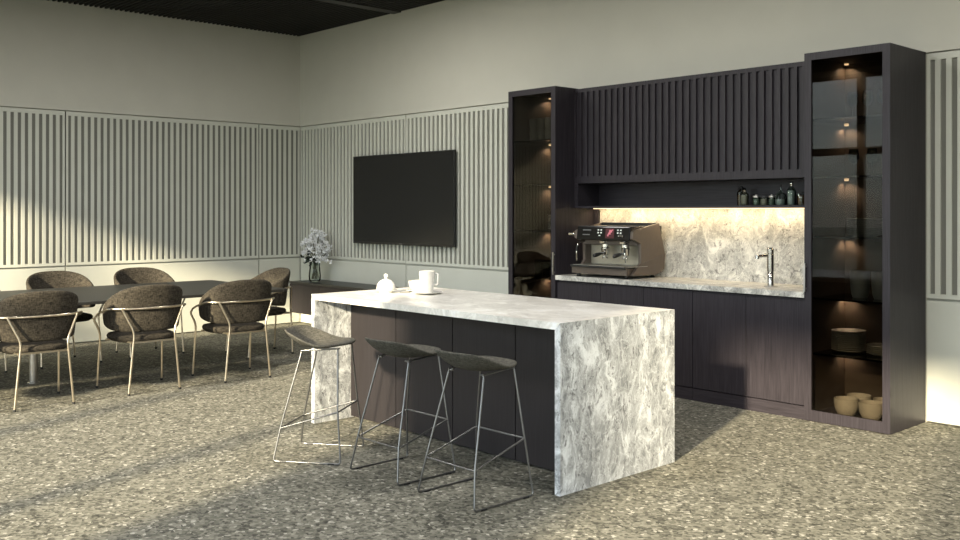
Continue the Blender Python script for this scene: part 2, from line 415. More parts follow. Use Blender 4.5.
# ------------------------------------------------------------------ kitchen run
T = .022
def display_cabinet(x0, x1, hinge_right, label, shelves):
    y0, y1, h = -.5739, -.002, 2.613
    t = thing('display_cabinet', label, 'cabinet', ((x0+x1)/2, (y0+y1)/2, 0), 0, 'tall glass cabinets flanking the kitchen')
    ff = .052
    obj('plinth', box(x0+T+.001, y0+.03, 0, x1-T-.001, y1, .0295), 'black_plastic', t)
    for a in (x0, x1-T): obj('side_panel', box(a, y0+.024, .004, a+T, y1, h), 'dark_wood', t)
    obj('top_panel', box(x0+T, y0+.024, h-T, x1-T, y1, h), 'dark_wood_horizontal', t)
    obj('bottom_panel', box(x0+T, y0+.024, .03, x1-T, y1, .052), 'dark_wood_horizontal', t)
    obj('back_panel', box(x0+T, y1-.016, .052, x1-T, y1, h-T), 'cabinet_interior', t)
    obj('inner_lining', boxes([(x0+T, y0+.03, .052, x0+T+.004, y1-.016, h-T), (x1-T-.004, y0+.03, .052, x1-T, y1-.016, h-T), (x0+T+.004, y0+.03, h-T-.004, x1-T-.004, y1-.016, h-T)]), 'cabinet_interior', t)
    for z in shelves: obj('shelf', box(x0+T+.006, y0+.05, z-.012, x1-T-.006, y1-.018, z), 'shelf_glass', t)
    fr = boxes([(x0, y0, .006, x0+ff, y0+.0235, h), (x1-ff, y0, .006, x1, y0+.0235, h), (x0+ff, y0, h-ff, x1-ff, y0+.0235, h), (x0+ff, y0, .006, x1-ff, y0+.0235, .03+ff)])
    d = obj('door', fr, 'dark_wood', t)
    obj('pane', box(x0+ff-.006, y0+.010, .03+ff-.006, x1-ff+.006, y0+.015, h-ff+.006), 'smoked_glass', d)
    hx = x1-.018 if not hinge_right else x0+.004
    hb = boxes([(hx, y0-.022, .92, hx+.012, y0-.012, 1.12), (hx, y0-.0125, .935, hx+.012, y0+.001, .947), (hx, y0-.0125, 1.093, hx+.012, y0+.001, 1.105)])
    obj('handle', hb, 'brushed_steel', d)
    # warm pucks in the rear left corner under the top and under each shelf
    px, py = x0+T+.04, y1-.06
    for z in [h-T-.004]+[s-.012 for s in shelves]:
        obj('led_puck', lathe([(0, z-.010), (.014, z-.010), (.016, z-.004), (.016, z)], 14, (px, py, 0)), 'led_warm', t, True)
        l = bpy.data.lights.new('puck_light', 'SPOT'); lo = bpy.data.objects.new('puck_light', l); C.objects.link(lo)
        l.energy = 5; l.color = (1.0, .77, .54); l.spot_size = math.radians(150); l.spot_blend = .9; l.shadow_soft_size = .012
        lo.location = (px, py, z-.014)
    return t
SH = [2.146, 1.737, 1.312, .875, .481]
XL0, XL1, XR0, XR1 = 4.529, 5.1286, 7.5307, 8.1447
display_cabinet(XL0, XL1, False, 'tall dark wood cabinet with smoked glass door right of the television', SH)
display_cabinet(XR0, XR1, True, 'tall dark wood cabinet with smoked glass door, bowls and plates at right', SH)
# base cabinets
BF = -.555
bxs = [5.1325, 5.634, 6.097, 6.573, 7.049, 7.527]
bl = ['dark base cabinet under the espresso machine, next to the left glass cabinet',
      'dark base cabinet under the right half of the espresso machine',
      'dark base cabinet behind the middle of the marble island, third along the worktop',
      'dark base cabinet just right of the island end, in its shadow',
      'dark base cabinet under the tap, next to the right glass cabinet']
for i in range(5):
    a, c = bxs[i]+.0015, bxs[i+1]-.0015
    t = thing('base_cabinet', bl[i], 'cabinet', ((a+c)/2, -.28, 0), 0, 'base cabinets under the worktop')
    obj('carcass', box(a, BF+.022, .095, c, -.004, .871), 'dark_wood', t)
    obj('plinth', box(a, BF+.004, 0, c, -.05, .0945), 'dark_wood_horizontal', t)
    obj('door', box(a+.001, BF, .102, c-.001, BF+.020, .856, bev=.0015), 'dark_wood', t)
single('worktop', box(5.1305, -.578, .8735, 7.528, -.003, .915, bev=.002), 'marble_warm', 'thin marble worktop with espresso machine and tap on it', 'worktop', (6.3, -.3, .8735), None, False)
single('backsplash', box(5.184, -.022, .9155, 7.528, -.002, 1.5145), 'marble_warm', 'warm lit marble backsplash behind the espresso machine and tap', 'backsplash', (6.3, -.01, .9155), None, False)
# wall cabinet with open niche and slatted front
UY = -.317
t = thing('wall_cabinet', 'long dark wall cabinet with vertical slats and open shelf beneath', 'cabinet', (6.33, -.16, 1.515))
obj('carcass', boxes([(5.1305, UY+.024, 1.740, 7.528, -.003, 2.602), (5.1305, UY+.002, 1.515, 5.172, -.003, 1.7395), (7.508, UY+.002, 1.515, 7.528, -.003, 1.7395), (5.172, -.02, 1.5355, 7.508, -.003, 1.7395)]), 'dark_wood_horizontal', t)
obj('shelf', box(5.1722, UY, 1.515, 7.5078, -.003, 1.535), 'dark_wood_horizontal', t)
parts = [(5.132, UY+.0150, 1.741, 7.526, UY+.0235, 2.602), (5.132, UY, 2.568, 7.526, UY+.0155, 2.602), (5.132, UY, 1.741, 7.526, UY+.0155, 1.804)]
n = 35; pitch = (7.526-5.132)/n
for i in range(n+1):
    c = 5.132+i*pitch; sw = pitch*.43
    parts.append((max(5.132, c-sw/2), UY-.004, 1.804, min(7.526, c+sw/2), UY+.0155, 2.568))
obj('slatted_front', boxes(parts), 'dark_wood', t)
obj('filler_strip', box(5.1305, -.045, .9155, 5.1835, -.003, 1.5145), 'dark_wood', t)
ls = obj('led_strip', box(5.19, -.123, 1.5085, 7.50, -.108, 1.5148), 'led_warm', t); ls['label'] = 'warm light strip'
area_light('under_cabinet_light', (6.33, -.115, 1.506), (math.radians(18), 0, 0), 2.32, .012, 6.5, (1.0, .75, .43))

# tap
t = thing('tap', 'steel pillar tap on the worktop near the right glass cabinet', 'tap', (7.09, -.25, .926))
obj('base_ring', lathe([(0, .926), (.052, .926), (.052, .930), (.03, .934), (0, .934)], 32, (7.09, -.25, 0)), 'brushed_steel', t, True)
obj('column', lathe([(0, .932), (.0235, .932), (.0235, 1.045), (.022, 1.047), (.022, 1.052), (.0265, 1.054), (.0265, 1.20), (.024, 1.203), (.024, 1.207), (.0265, 1.21), (.0265, 1.245), (.022, 1.249), (0, 1.249)], 28, (7.09, -.25, 0)), 'tap_metal', t, True)
bm = tube([(7.075, -.262, 1.185), (7.045, -.30, 1.185), (7.025, -.325, 1.182)], .0125, 14); tube([(7.025, -.325, 1.192), (7.022, -.328, 1.160)], .015, 14, bm=bm)
obj('spout', bm, 'tap_metal', t, True)
obj('lever', boxes([(7.087, -.30, 1.2495, 7.101, -.235, 1.2575)], .002), 'tap_metal', t)

t.location = (7.112, -.31, .9155); t.scale = (1, 1, .90)

# ------------------------------------------------------------------ espresso machine
t = thing('espresso_machine', 'brown two group espresso machine with black control panel on the worktop', 'coffee machine', (5.56, -.28, .926))
EX0, EX1 = 5.28, 5.93
side = [(-.135, 1.397), (-.48, 1.337), (-.50, 1.325), (-.505, 1.262), (-.395, 1.226), (-.392, 1.060), (-.50, .968), (-.50, .953), (-.16, .953), (-.06, 1.0), (-.045, 1.12)]
for a, c in ((EX0, EX0+.03), (EX1-.03, EX1)):
    s = obj('side_panel', prism(side, 'X', a, c, .005), 'brown_metal', t)
    xx = c if c == EX1 else a
    obj('side_ridge', tube([(xx, -.405, 1.060), (xx, -.30, 1.075), (xx, -.18, 1.10), (xx, -.05, 1.128)], .004, 8), 'brown_metal', s, True)
obj('body', boxes([(EX0+.03, -.30, .965, EX1-.03, -.06, 1.372)], .004), 'black_plastic', t)
obj('top_tray', boxes([(EX0+.03, -.47, 1.335, EX1-.03, -.14, 1.352), (EX0+.03, -.165, 1.352, EX1-.03, -.14, 1.398), (EX0+.03, -.475, 1.352, EX1-.03, -.468, 1.372)], .002), 'black_plastic', t)
cp = obj('control_panel', prism([(-.30, 1.25), (-.515, 1.252), (-.50, 1.366), (-.30, 1.366)], 'X', EX0+.035, EX1-.031, .004), 'black_gloss', t)
def onpanel(x0, z0, x1, z1, d=.002):
    def yy(z): return -.515 + (z-1.252)*(.015/.114)
    bm = bmesh.new(); q = [bm.verts.new(p) for p in ((x0, yy(z0)-d, z0), (x1, yy(z0)-d, z0), (x1, yy(z1)-d, z1), (x0, yy(z1)-d, z1), (x0, yy(z0)+.003, z0), (x1, yy(z0)+.003, z0), (x1, yy(z1)+.003, z1), (x0, yy(z1)+.003, z1))]
    for f in ((0,1,2,3), (7,6,5,4), (0,4,5,1), (1,5,6,2), (2,6,7,3), (3,7,4,0)): bm.faces.new([q[i] for i in f])
    return bm
ds = obj('display', onpanel(5.640, 1.268, 5.735, 1.352), 'display_red', cp)
bm = onpanel(5.680, 1.318, 5.712, 1.340, .004)
for a in ((5.670, 1.300, 5.698, 1.318), (5.662, 1.285, 5.678, 1.300), (5.712, 1.332, 5.722, 1.344)): join(bm, onpanel(*a, .004))
obj('display_mark', bm, 'display_pink', cp)
for cx in (5.575, 5.790):
    for dx in (-.016, .016):
        for zz in (1.338, 1.314): obj('button', onpanel(cx+dx-.007, zz-.005, cx+dx+.007, zz+.006, .004), 'icon_white', cp)
    obj('button', onpanel(cx-.008, 1.286, cx+.008, 1.294, .004), 'icon_white', cp)
obj('badge', onpanel(5.385, 1.331, 5.475, 1.341, .004), 'logo_grey', cp); obj('badge', onpanel(5.385, 1.292, 5.465, 1.300, .004), 'logo_grey', cp)
obj('splash_panel', box(EX0+.032, -.31, 1.035, EX1-.034, -.300, 1.215), 'cream_metal', t)
obj('group_manifold', boxes([(EX0+.03, -.40, 1.205, EX1-.03, -.301, 1.248)], .003), 'brown_metal', t)
for gx in (5.548, 5.768):
    gh = obj('group_head', lathe([(0, 1.150), (.036, 1.150), (.040, 1.158), (.040, 1.178), (.033, 1.185), (.033, 1.212), (0, 1.212)], 26, (gx, -.395, 0)), 'chrome', t, True)
    obj('group_bracket', prism([(-.36, 1.248), (-.448, 1.240), (-.442, 1.218), (-.36, 1.205)], 'X', gx-.028, gx+.028, .004), 'chrome', gh)
    pf = obj('portafilter', lathe([(0, 1.112), (.020, 1.112), (.034, 1.122), (.037, 1.149), (0, 1.149)], 26, (gx, -.395, 0)), 'chrome', t, True)
    obj('handle', tube([(gx, -.43, 1.135), (gx+.004, -.46, 1.133), (gx+.010, -.50, 1.128), (gx+.016, -.55, 1.121), (gx+.018, -.572, 1.118), (gx+.019, -.582, 1.116)], [.007, .010, .016, .018, .016, .006], 14), 'black_plastic', pf, True)
    bm = tube(fillet([(gx-.012, -.395, 1.115), (gx-.012, -.398, 1.098), (gx-.028, -.402, 1.090)], .01), .006, 8); tube(fillet([(gx+.012, -.395, 1.115), (gx+.012, -.398, 1.098), (gx+.028, -.402, 1.090)], .01), .006, 8, bm=bm)
    obj('spout', bm, 'chrome', pf, True)
for sx_, k in ((5.292, -1), (5.825, 1)):
    sw = obj('steam_wand', tube(fillet([(sx_, -.42, 1.23), (sx_, -.47, 1.215), (sx_+.004*k, -.485, 1.14), (sx_+.008*k, -.478, 1.062)], .02), .0058, 10), 'chrome', t, True)
    obj('wand_grip', tube([(sx_+.001*k, -.4795, 1.19), (sx_+.003*k, -.484, 1.145)], .010, 12), 'rubber_black', sw, True)
obj('steam_knob', lathe([(0, 0), (.013, 0), (.016, .012), (.026, .018), (.027, .050), (.018, .060), (.010, .085), (0, .088)], 20, (5.185, -.43, 1.30)), 'chrome', t, True)
bpy.context.view_layer.update()
kn = [c for c in t.children if c.name.startswith('steam_knob')][0]
for v_ in kn.data.vertices:                      # turn the knob to stick out sideways
    r = v_.co - (Vector((5.185, -.43, 1.30)) - ROOT[t.name]); v_.co = (Vector((5.286, -.500, 1.300)) - ROOT[t.name]) + Vector((-r.z*1.15, r.y*.85, r.x*.85))
obj('side_lever', tube([(5.80, -.517, 1.292), (5.845, -.530, 1.287)], .010, 12), 'chrome', t, True)
obj('drip_tray', boxes([(EX0+.005, -.565, 1.012, EX1-.034, -.305, 1.030)], .003), 'black_plastic', t)
gr = [(EX0+.03, -.555, 1.030, EX1-.06, -.549, 1.034), (EX0+.03, -.325, 1.030, EX1-.06, -.319, 1.034)]
for i in range(26):
    xx = EX0+.035+i*.025; gr.append((xx, -.549, 1.030, xx+.010, -.325, 1.033))
obj('tray_grille', boxes(gr), 'brushed_steel', t)
obj('base', boxes([(EX0+.005, -.545, .955, EX1-.032, -.10, 1.0118)], .004), 'brown_metal', t)
for fx in (EX0+.05, EX1-.07):
    for fy in (-.50, -.14):
        obj('foot', lathe([(0, .9265), (.020, .9265), (.022, .932), (.016, .938), (.016, .957), (0, .957)], 18, (fx, fy, 0)), 'black_plastic', t, True)

t.location += Vector((.018, -.005, -.0115))

# ------------------------------------------------------------------ bottles and jars in the niche
def bottle(name, label, x, y, prof_glass, fill, fillmat, cap, capmat, mat='jar_glass', z=1.5355):
    x += .007
    t = thing(name, label, 'bottle' if name != 'spice_jar' else 'jar', (x, y, z), 0, 'bottles and jars on the dark shelf')
    obj('body', lathe([(r, z+h) for r, h in prof_glass], 22, (x, y, 0)), mat, t, True)
    if fill: obj('contents', lathe([(r, z+h) for r, h in fill], 20, (x, y, 0)), fillmat, t, True)
    obj('stopper', lathe([(r, z+h) for r, h in cap], 18, (x, y, 0)), capmat, t, True)
    return t
bottle('bottle', 'amber bottle with dark stopper at back left of the dark shelf', 6.74, -.13, [(0,0),(.032,0),(.034,.01),(.034,.105),(.020,.122),(.013,.13)], [(0,.004),(.030,.004),(.030,.085),(0,.085)], 'amber', [(0,.128),(.016,.128),(.028,.136),(.026,.143),(.012,.148),(.014,.156),(0,.160)], 'black_plastic')
bottle('bottle', 'bottle of pale contents with round steel stopper, left front of the shelf', 6.812, -.20, [(0,0),(.030,0),(.032,.008),(.032,.088),(.018,.104),(.011,.108)], [(0,.004),(.028,.004),(.028,.080),(0,.080)], 'spice', [(0,.106),(.012,.106),(.013,.112),(.016,.122),(.010,.134),(0,.137)], 'chrome')
bottle('spice_jar', 'green jar with steel lid, leftmost of the low jars on the dark shelf', 6.918, -.20, [(0,0),(.028,0),(.030,.006),(.030,.058),(.026,.064)], [(0,.004),(.026,.004),(.026,.052),(0,.052)], 'herb', [(0,.063),(.030,.063),(.030,.074),(.012,.077),(.010,.084),(0,.085)], 'brushed_steel')
bottle('spice_jar', 'grey jar with black lid, middle of the low jars on the dark shelf', 6.985, -.20, [(0,0),(.030,0),(.032,.006),(.032,.055),(.028,.060)], [(0,.004),(.028,.004),(.028,.050),(0,.050)], 'spice', [(0,.059),(.031,.059),(.031,.070),(.010,.072),(0,.073)], 'black_plastic')
bottle('spice_jar', 'green jar left of the wide decanter, rightmost of the low jars', 7.052, -.20, [(0,0),(.024,0),(.026,.006),(.026,.058),(.022,.063)], [(0,.004),(.022,.004),(.022,.050),(0,.050)], 'herb', [(0,.062),(.025,.062),(.025,.073),(.010,.076),(.008,.082),(0,.083)], 'brushed_steel')
bottle('decanter', 'wide round glass decanter with tall thin stopper on the dark shelf', 7.122, -.19, [(0,0),(.040,0),(.044,.010),(.044,.070),(.034,.092),(.014,.102),(.011,.112),(.014,.116)], [(0,.004),(.039,.004),(.039,.045),(0,.045)], 'bottle_content', [(0,.113),(.013,.113),(.013,.120),(.005,.128),(.005,.150),(.008,.158),(0,.163)], 'clear_glass')
bottle('bottle', 'tall pale bottle with steel ball stopper at right end of the shelf', 7.218, -.20, [(0,0),(.032,0),(.034,.008),(.034,.112),(.022,.132),(.012,.140),(.012,.150)], [(0,.004),(.030,.004),(.030,.112),(0,.112)], 'bottle_content', [(0,.148),(.011,.148),(.011,.153),(.016,.162),(.016,.170),(.010,.178),(0,.180)], 'chrome')
bottle('bottle', 'dark brown square shouldered jar, last at the right of the shelf', 7.292, -.18, [(0,0),(.034,0),(.036,.006),(.036,.080),(.030,.088)], [(0,.004),(.032,.004),(.032,.075),(0,.075)], 'amber', [(0,.087),(.034,.087),(.034,.102),(0,.104)], 'rubber_black')

# ------------------------------------------------------------------ crockery in the glass cabinets
def cup_prof(r, h, th=.004): return [(0, 0), (r*.72, 0), (r*.86, h*.12), (r*.97, h*.5), (r, h), (r-th, h), (r-th*1.2, h*.5), (r*.8, h*.14), (0, h*.1)]
def bowl_prof(r, h, th=.005): return [(0, 0), (r*.45, 0), (r*.72, h*.12), (r*.92, h*.42), (r, h*.78), (r*.99, h), (r*.99-th, h), (r-th*1.3, h*.75), (r*.88, h*.42), (r*.66, h*.17), (0, h*.1)]
def plate_prof(r, h=.016): return [(0, 0), (r*.6, 0), (r*.66, h*.2), (r, h), (r, h+.003), (r*.97, h+.003), (r*.64, h*.45), (0, h*.4)]
def place(prof, x, y, z, name, mat, label, cat, group, sm=True):
    return single(name, lathe([(r, z+h) for r, h in prof], 32, (x, y, 0)), mat, label, cat, (x, y, z), group, sm)
z0 = .0525
for x, y, lab in ((7.779, -.445, 'beige stoneware bowl at front left on the cabinet floor'), (7.962, -.455, 'beige stoneware bowl at front right on the cabinet floor'),
                  (7.785, -.265, 'beige stoneware bowl at back left on the cabinet floor'), (7.985, -.280, 'beige stoneware bowl at back right, half hidden by the door frame')):
    place(bowl_prof(.083, .125), x, y, z0, 'bowl', 'stoneware', lab, 'bowl', 'stoneware bowls in the right cabinet')
def stack(n, r, x, y, z, step, mat, label, group, h=.016):
    for i in range(n):
        place(plate_prof(r, h), x, y, z+i*step, 'plate', mat, label, 'plate', group)
stack(11, .118, 7.715, -.28, SH[4]+.0005, .0135, 'grey_plate', 'grey plate in the tall stack of the right glass cabinet', 'plates in the tall stack')
stack(5, .100, 7.955, -.28, SH[4]+.0005, .0135, 'grey_plate', 'grey plate in the low stack at the cabinet right side', 'plates in the low stack')
stack(9, .125, 7.835, -.28, SH[2]+.0005, .0135, 'slate_ware', 'dark plate in the stack at eye level, right glass cabinet', 'dark plates in the right cabinet')
def mug(x, y, z, r, h, mat, label, group, ang=0):
    t = thing('mug', label, 'mug', (x, y, z), 0, group)
    obj('body', lathe([(q, z+hh) for q, hh in cup_prof(r, h)], 30, (x, y, 0)), mat, t, True)
    d = Vector((math.cos(ang), math.sin(ang), 0)); p = Vector((x, y, z))
    obj('handle', tube(fillet([p+d*(r*.93)+Vector((0,0,h*.82)), p+d*(r*1.5)+Vector((0,0,h*.80)), p+d*(r*1.42)+Vector((0,0,h*.30)), p+d*(r*.9)+Vector((0,0,h*.26))], .02), .006, 8), mat, t, True)
mug(7.800, -.28, SH[3]+.0005, .068, .19, 'slate_ware', 'tall dark blue grey mug, left of the pair on its shelf', 'dark mugs in the right cabinet', 2.6)
mug(7.955, -.28, SH[3]+.0005, .068, .19, 'slate_ware', 'tall dark blue grey mug, right of the pair on its shelf', 'dark mugs in the right cabinet', 1.2)
def wineglass(x, y, z, label, group, h=.20, r=.038):
    t = thing('wine_glass', label, 'glass', (x, y, z), 0, group)
    obj('base', lathe([(0, z), (r*.9, z), (r*.9, z+.002), (.006, z+.006), (0, z+.006)], 24, (x, y, 0)), 'jar_glass', t, True)
    obj('stem', lathe([(.0045, z+.0055), (.0035, z+.03), (.0035, z+h*.42), (.007, z+h*.46)], 12, (x, y, 0)), 'jar_glass', t, True)
    obj('cup', lathe([(0, z+h*.45), (r*.6, z+h*.50), (r*.98, z+h*.65), (r, z+h*.75), (r*.8, z+h), (r*.76, z+h), (r*.94, z+h*.75), (r*.55, z+h*.53), (0, z+h*.48)], 26, (x, y, 0)), 'jar_glass', t, True)
for x, lab in ((7.735, 'clear wine glass at left on the top shelf, right cabinet'), (7.845, 'clear wine glass in the middle of the top shelf, right cabinet'), (7.955, 'clear wine glass at right on the top shelf, right cabinet')):
    wineglass(x, -.26, SH[0]+.0005, lab, 'wine glasses on the top shelf')
for x, lab in ((7.735, 'clear wine glass at left on the second shelf, right cabinet'), (7.87, 'clear wine glass at right on the second shelf, right cabinet')):
    wineglass(x, -.24, SH[1]+.0005, lab, 'wine glasses on the second shelf')
# left cabinet
for i, x in enumerate((4.60, 4.70, 4.80, 4.90, 5.0)):
    for k in range(2):
        nm = ('leftmost', 'second from left', 'third from left', 'fourth from left', 'rightmost')[i]
        place([(r, h) for r, h in cup_prof(.043, .112)], x, -.30, SH[0]+.0005+k*.1125, 'tumbler', 'slate_ware',
              'grey tumbler, %s tier, %s, top shelf of left cabinet' % (('lower', 'upper')[k], nm), 'tumbler', 'grey tumblers in the left cabinet')
place([(0,0),(.05,0),(.075,.03),(.085,.11),(.07,.20),(.045,.255),(.05,.275),(.044,.275),(.04,.255),(.064,.20),(.078,.11),(.068,.035),(0,.01)], 4.90, -.28, SH[1]+.0005, 'glass_jug', 'jar_glass', 'round glass jug on the second shelf of the left cabinet', 'jug', None)
stack(9, .105, 4.90, -.28, SH[2]+.0005, .0155, 'slate_ware', 'dark plate in the stack of the left glass cabinet', 'dark plates in the left cabinet')
for i, x in enumerate((4.66, 4.76, 4.86, 4.96)):
    nm = ('leftmost of four', 'second of four', 'third of four', 'rightmost of four')[i]
    place([(0,0),(.030,0),(.034,.01),(.040,.15),(.037,.15),(.031,.014),(0,.012)], x, -.30, SH[3]+.0005, 'drinking_glass', 'jar_glass', 'smoky drinking glass, %s low in the left cabinet' % nm, 'glass', 'drinking glasses in the left cabinet')

# ------------------------------------------------------------------ marble island
IX0, IX1, IY0, IY1, IH = 5.2032, 7.5655, -3.1864, -2.1784, .907
t = thing('kitchen_island', 'large marble waterfall island with dark panelled sides, in front of the stools', 'kitchen island', ((IX0+IX1)/2, (IY0+IY1)/2, 0))
q = .038
obj('top_slab', prism([(IX0, IH), (IX1, IH), (IX1-q, IH-q), (IX0+q, IH-q)], 'Y', IY0, IY1), 'marble_lit_top', t)
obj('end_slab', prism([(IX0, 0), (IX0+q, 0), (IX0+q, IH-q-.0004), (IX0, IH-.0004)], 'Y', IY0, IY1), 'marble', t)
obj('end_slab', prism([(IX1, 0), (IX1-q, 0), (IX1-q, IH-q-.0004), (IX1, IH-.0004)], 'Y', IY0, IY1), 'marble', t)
FY = -2.878
obj('carcass', box(IX0+.0385, FY+.020, .012, IX1-.0385, IY1+.03, IH-.0395), 'black_plastic', t)
seams = [IX0+.0385, 5.772, 6.359, 6.926, IX1-.0385]
for a, c in zip(seams, seams[1:]): obj('front_panel', box(a+.0035, FY, .012, c-.0035, FY+.0195, IH-.044, bev=.0015), 'island_wood', t)
for a, c in zip(seams, seams[1:]): obj('rear_door', box(a+.002, IY1+.0305, .06, c-.002, IY1+.048 if False else IY1+.0495, IH-.06, bev=.0015), 'dark_wood', t)

# crockery on the island
def saucer(x, y, r, label, group): return place([(0, 0), (r*.5, 0), (r*.6, .004), (r, .013), (r, .016), (r*.95, .016), (r*.55, .007), (0, .006)], x, y, IH+.0005, 'saucer', 'porcelain', label, 'saucer', group)
sx0, sy0 = 5.461, -2.724
t = thing('sugar_bowl', 'white lidded bowl with a round knob at the left on the island', 'sugar bowl', (sx0, sy0, IH+.0005))
z = IH+.0005
obj('dish', lathe([(0, z), (.048, z), (.050, z+.008), (.074, z+.016), (.076, z+.022), (.071, z+.022), (0, z+.016)], 40, (sx0, sy0, 0)), 'porcelain', t, True)
d = obj('lid', lathe([(0, z+.018), (.066, z+.0225), (.069, z+.030), (.067, z+.045), (.060, z+.066), (.044, z+.084), (.022, z+.095), (.009, z+.098), (.008, z+.108), (0, z+.110)], 40, (sx0, sy0, 0)), 'porcelain', t, True)
obj('knob', lathe([(0, z+.107), (.009, z+.108), (.016, z+.116), (.0165, z+.124), (.012, z+.132), (0, z+.136)], 24, (sx0, sy0, 0)), 'porcelain', d, True)
saucer(5.755, -2.587, .105, 'white saucer beneath the tall white mug on the island', 'saucers on the island')
zz = IH+.0075
t = thing('mug', 'tall white mug with a square handle standing on its saucer', 'mug', (5.755, -2.587, zz))
obj('body', lathe([(r, zz+h) for r, h in ((0,0),(.041,0),(.044,.006),(.050,.07),(.058,.152),(.060,.156),(.055,.156),(.046,.07),(.038,.012),(0,.010))], 36, (5.755, -2.587, 0)), 'porcelain', t, True)
dd = Vector((.70, .72, 0)).normalized(); p = Vector((5.755, -2.587, zz))
obj('handle', tube(fillet([p+dd*.050+Vector((0,0,.136)), p+dd*.078+Vector((0,0,.136)), p+dd*.075+Vector((0,0,.058)), p+dd*.044+Vector((0,0,.055))], .012), .0065, 10), 'porcelain', t, True)
saucer(5.56, -2.505, .095, 'white saucer beneath the small white cup behind the mug', 'saucers on the island')
t = thing('cup', 'small white cup partly hidden behind the tall mug', 'cup', (5.56, -2.505, zz))
obj('body', lathe([(r, zz+h) for r, h in ((0,0),(.036,0),(.055,.012),(.070,.040),(.074,.072),(.070,.072),(.064,.040),(.050,.018),(0,.012))], 36, (5.56, -2.505, 0)), 'porcelain', t, True)
dd = Vector((.95, -.2, 0)).normalized(); p = Vector((5.56, -2.505, zz))
obj('handle', tube(fillet([p+dd*.066+Vector((0,0,.060)), p+dd*.100+Vector((0,0,.058)), p+dd*.095+Vector((0,0,.026)), p+dd*.060+Vector((0,0,.024))], .012), .006, 10), 'porcelain', t, True)
single('teaspoon', tube([(5.575, -2.69, IH+.0065), (5.605, -2.66, IH+.0045), (5.63, -2.635, IH+.0065)], [.003, .0025, .006], 8), 'chrome', 'small steel spoon lying between the white cups', 'spoon', (5.60, -2.66, IH))

# ------------------------------------------------------------------ television and sideboard
t = thing('television', 'large black flat television on the slatted wall', 'television', (2.235, -.05, 1.623))
TX0, TX1, TZ0, TZ1 = 1.297, 3.173, 1.0926, 2.154
obj('wall_bracket', boxes([(1.95, -.028, 1.50, 2.48, -.001, 1.85)]), 'black_plastic', t)
obj('casing', box(TX0, -.062, TZ0, TX1, -.029, TZ1, bev=.003), 'tv_bezel', t)
obj('screen', box(TX0+.012, -.0645, TZ0+.026, TX1-.012, -.0622, TZ1-.012), 'tv_screen', t)
obj('logo_plate', box(2.205, -.0640, TZ0+.008, 2.265, -.0622, TZ0+.018), 'logo_grey', t)
SX0, SX1, SY = .465, 4.50, -.45
t = thing('sideboard', 'long dark floating sideboard below the television', 'sideboard', (2.46, -.22, .206))
obj('carcass', boxes([(SX0, SY+.021, .206, SX1, -.002, .576)]), 'dark_wood_horizontal', t)
obj('top_panel', box(SX0-.003, SY-.004, .5765, SX1+.003, -.002, .600, bev=.001), 'table_black', t)
nn = 6; wd = (SX1-SX0)/nn
for i in range(nn): obj('door', box(SX0+i*wd+.002, SY, .209, SX0+(i+1)*wd-.002, SY+.0205, .572, bev=.001), 'island_wood', t)
# vase and flowers
VX, VY, VZ = .712, -.235, .6005
t = thing('vase', 'clear glass vase at the left end of the sideboard', 'vase', (VX, VY, VZ))
obj('glass_body', lathe([(0, VZ), (.060, VZ), (.074, VZ+.02), (.078, VZ+.07), (.070, VZ+.14), (.064, VZ+.20), (.070, VZ+.235)], 32, (VX, VY, 0)), 'vase_glass', t, True)
b_ = thing('flower_bouquet', 'bunch of pale grey white blossoms standing in the glass vase', 'flowers', (VX, VY, VZ+.03))
rnd = random.Random(3)
tips = []
bms = bmesh.new()
for i in range(26):
    a = rnd.uniform(0, 2*PI); el = math.sqrt(rnd.random()); rr = .255*el; hz = .58 - .26*el**2 + rnd.uniform(-.07, .03)
    tip = Vector((VX+rr*math.cos(a), VY+min(rr, .13)*math.sin(a), VZ+hz)); tips.append(tip)
    base = Vector((VX+rnd.uniform(-.04, .04), VY+rnd.uniform(-.04, .04), VZ+.03)); neck = Vector((VX+rnd.uniform(-.03, .03), VY+rnd.uniform(-.03, .03), VZ+.23))
    tube(fillet([base, neck, tip], .15, 4), .003, 5, bm=bms)
obj('stems', bms, 'stem', b_, True)
bmf = bmesh.new()
def petal(bm, c, d, L, W_):
    d = d.normalized(); s = d.cross(Vector((rnd.uniform(-1, 1), rnd.uniform(-1, 1), rnd.uniform(-1, 1)))).normalized(); u = d.cross(s)
    a = bm.verts.new(c); b1 = bm.verts.new(c+d*L*.55+s*W_+u*W_*.4); b2 = bm.verts.new(c+d*L*.55-s*W_+u*W_*.4); e_ = bm.verts.new(c+d*L); m_ = bm.verts.new(c+d*L*.55-u*W_*.1)
    bm.faces.new((a, b1, m_)); bm.faces.new((a, m_, b2)); bm.faces.new((b1, e_, m_)); bm.faces.new((m_, e_, b2))
for tip in tips:
    for j in range(7):
        c = tip + Vector((rnd.gauss(0, .038), rnd.gauss(0, .03), rnd.gauss(-.01, .045)))
        for k in range(6):
            petal(bmf, c, Vector((rnd.uniform(-1, 1), rnd.uniform(-1, 1), rnd.uniform(-.6, 1))), rnd.uniform(.028, .046), rnd.uniform(.011, .017))
o = obj('blossoms', bmf, 'blossom', b_); o['kind'] = 'stuff'
bml = bmesh.new()
for dx, dz in ((-.06, .30), (.03, .25), (.07, .27), (-.02, .34), (.10, .24), (-.09, .25), (.0, .28)):
    for k in range(4):
        petal(bml, Vector((VX+dx, VY-.08+rnd.uniform(-.04, .04), VZ+dz)), Vector((rnd.uniform(-1, 1), rnd.uniform(-1, .4), rnd.uniform(-.5, 1))), .075, .022)
o = obj('leaves', bml, 'leaf_dark', b_); o['kind'] = 'stuff'

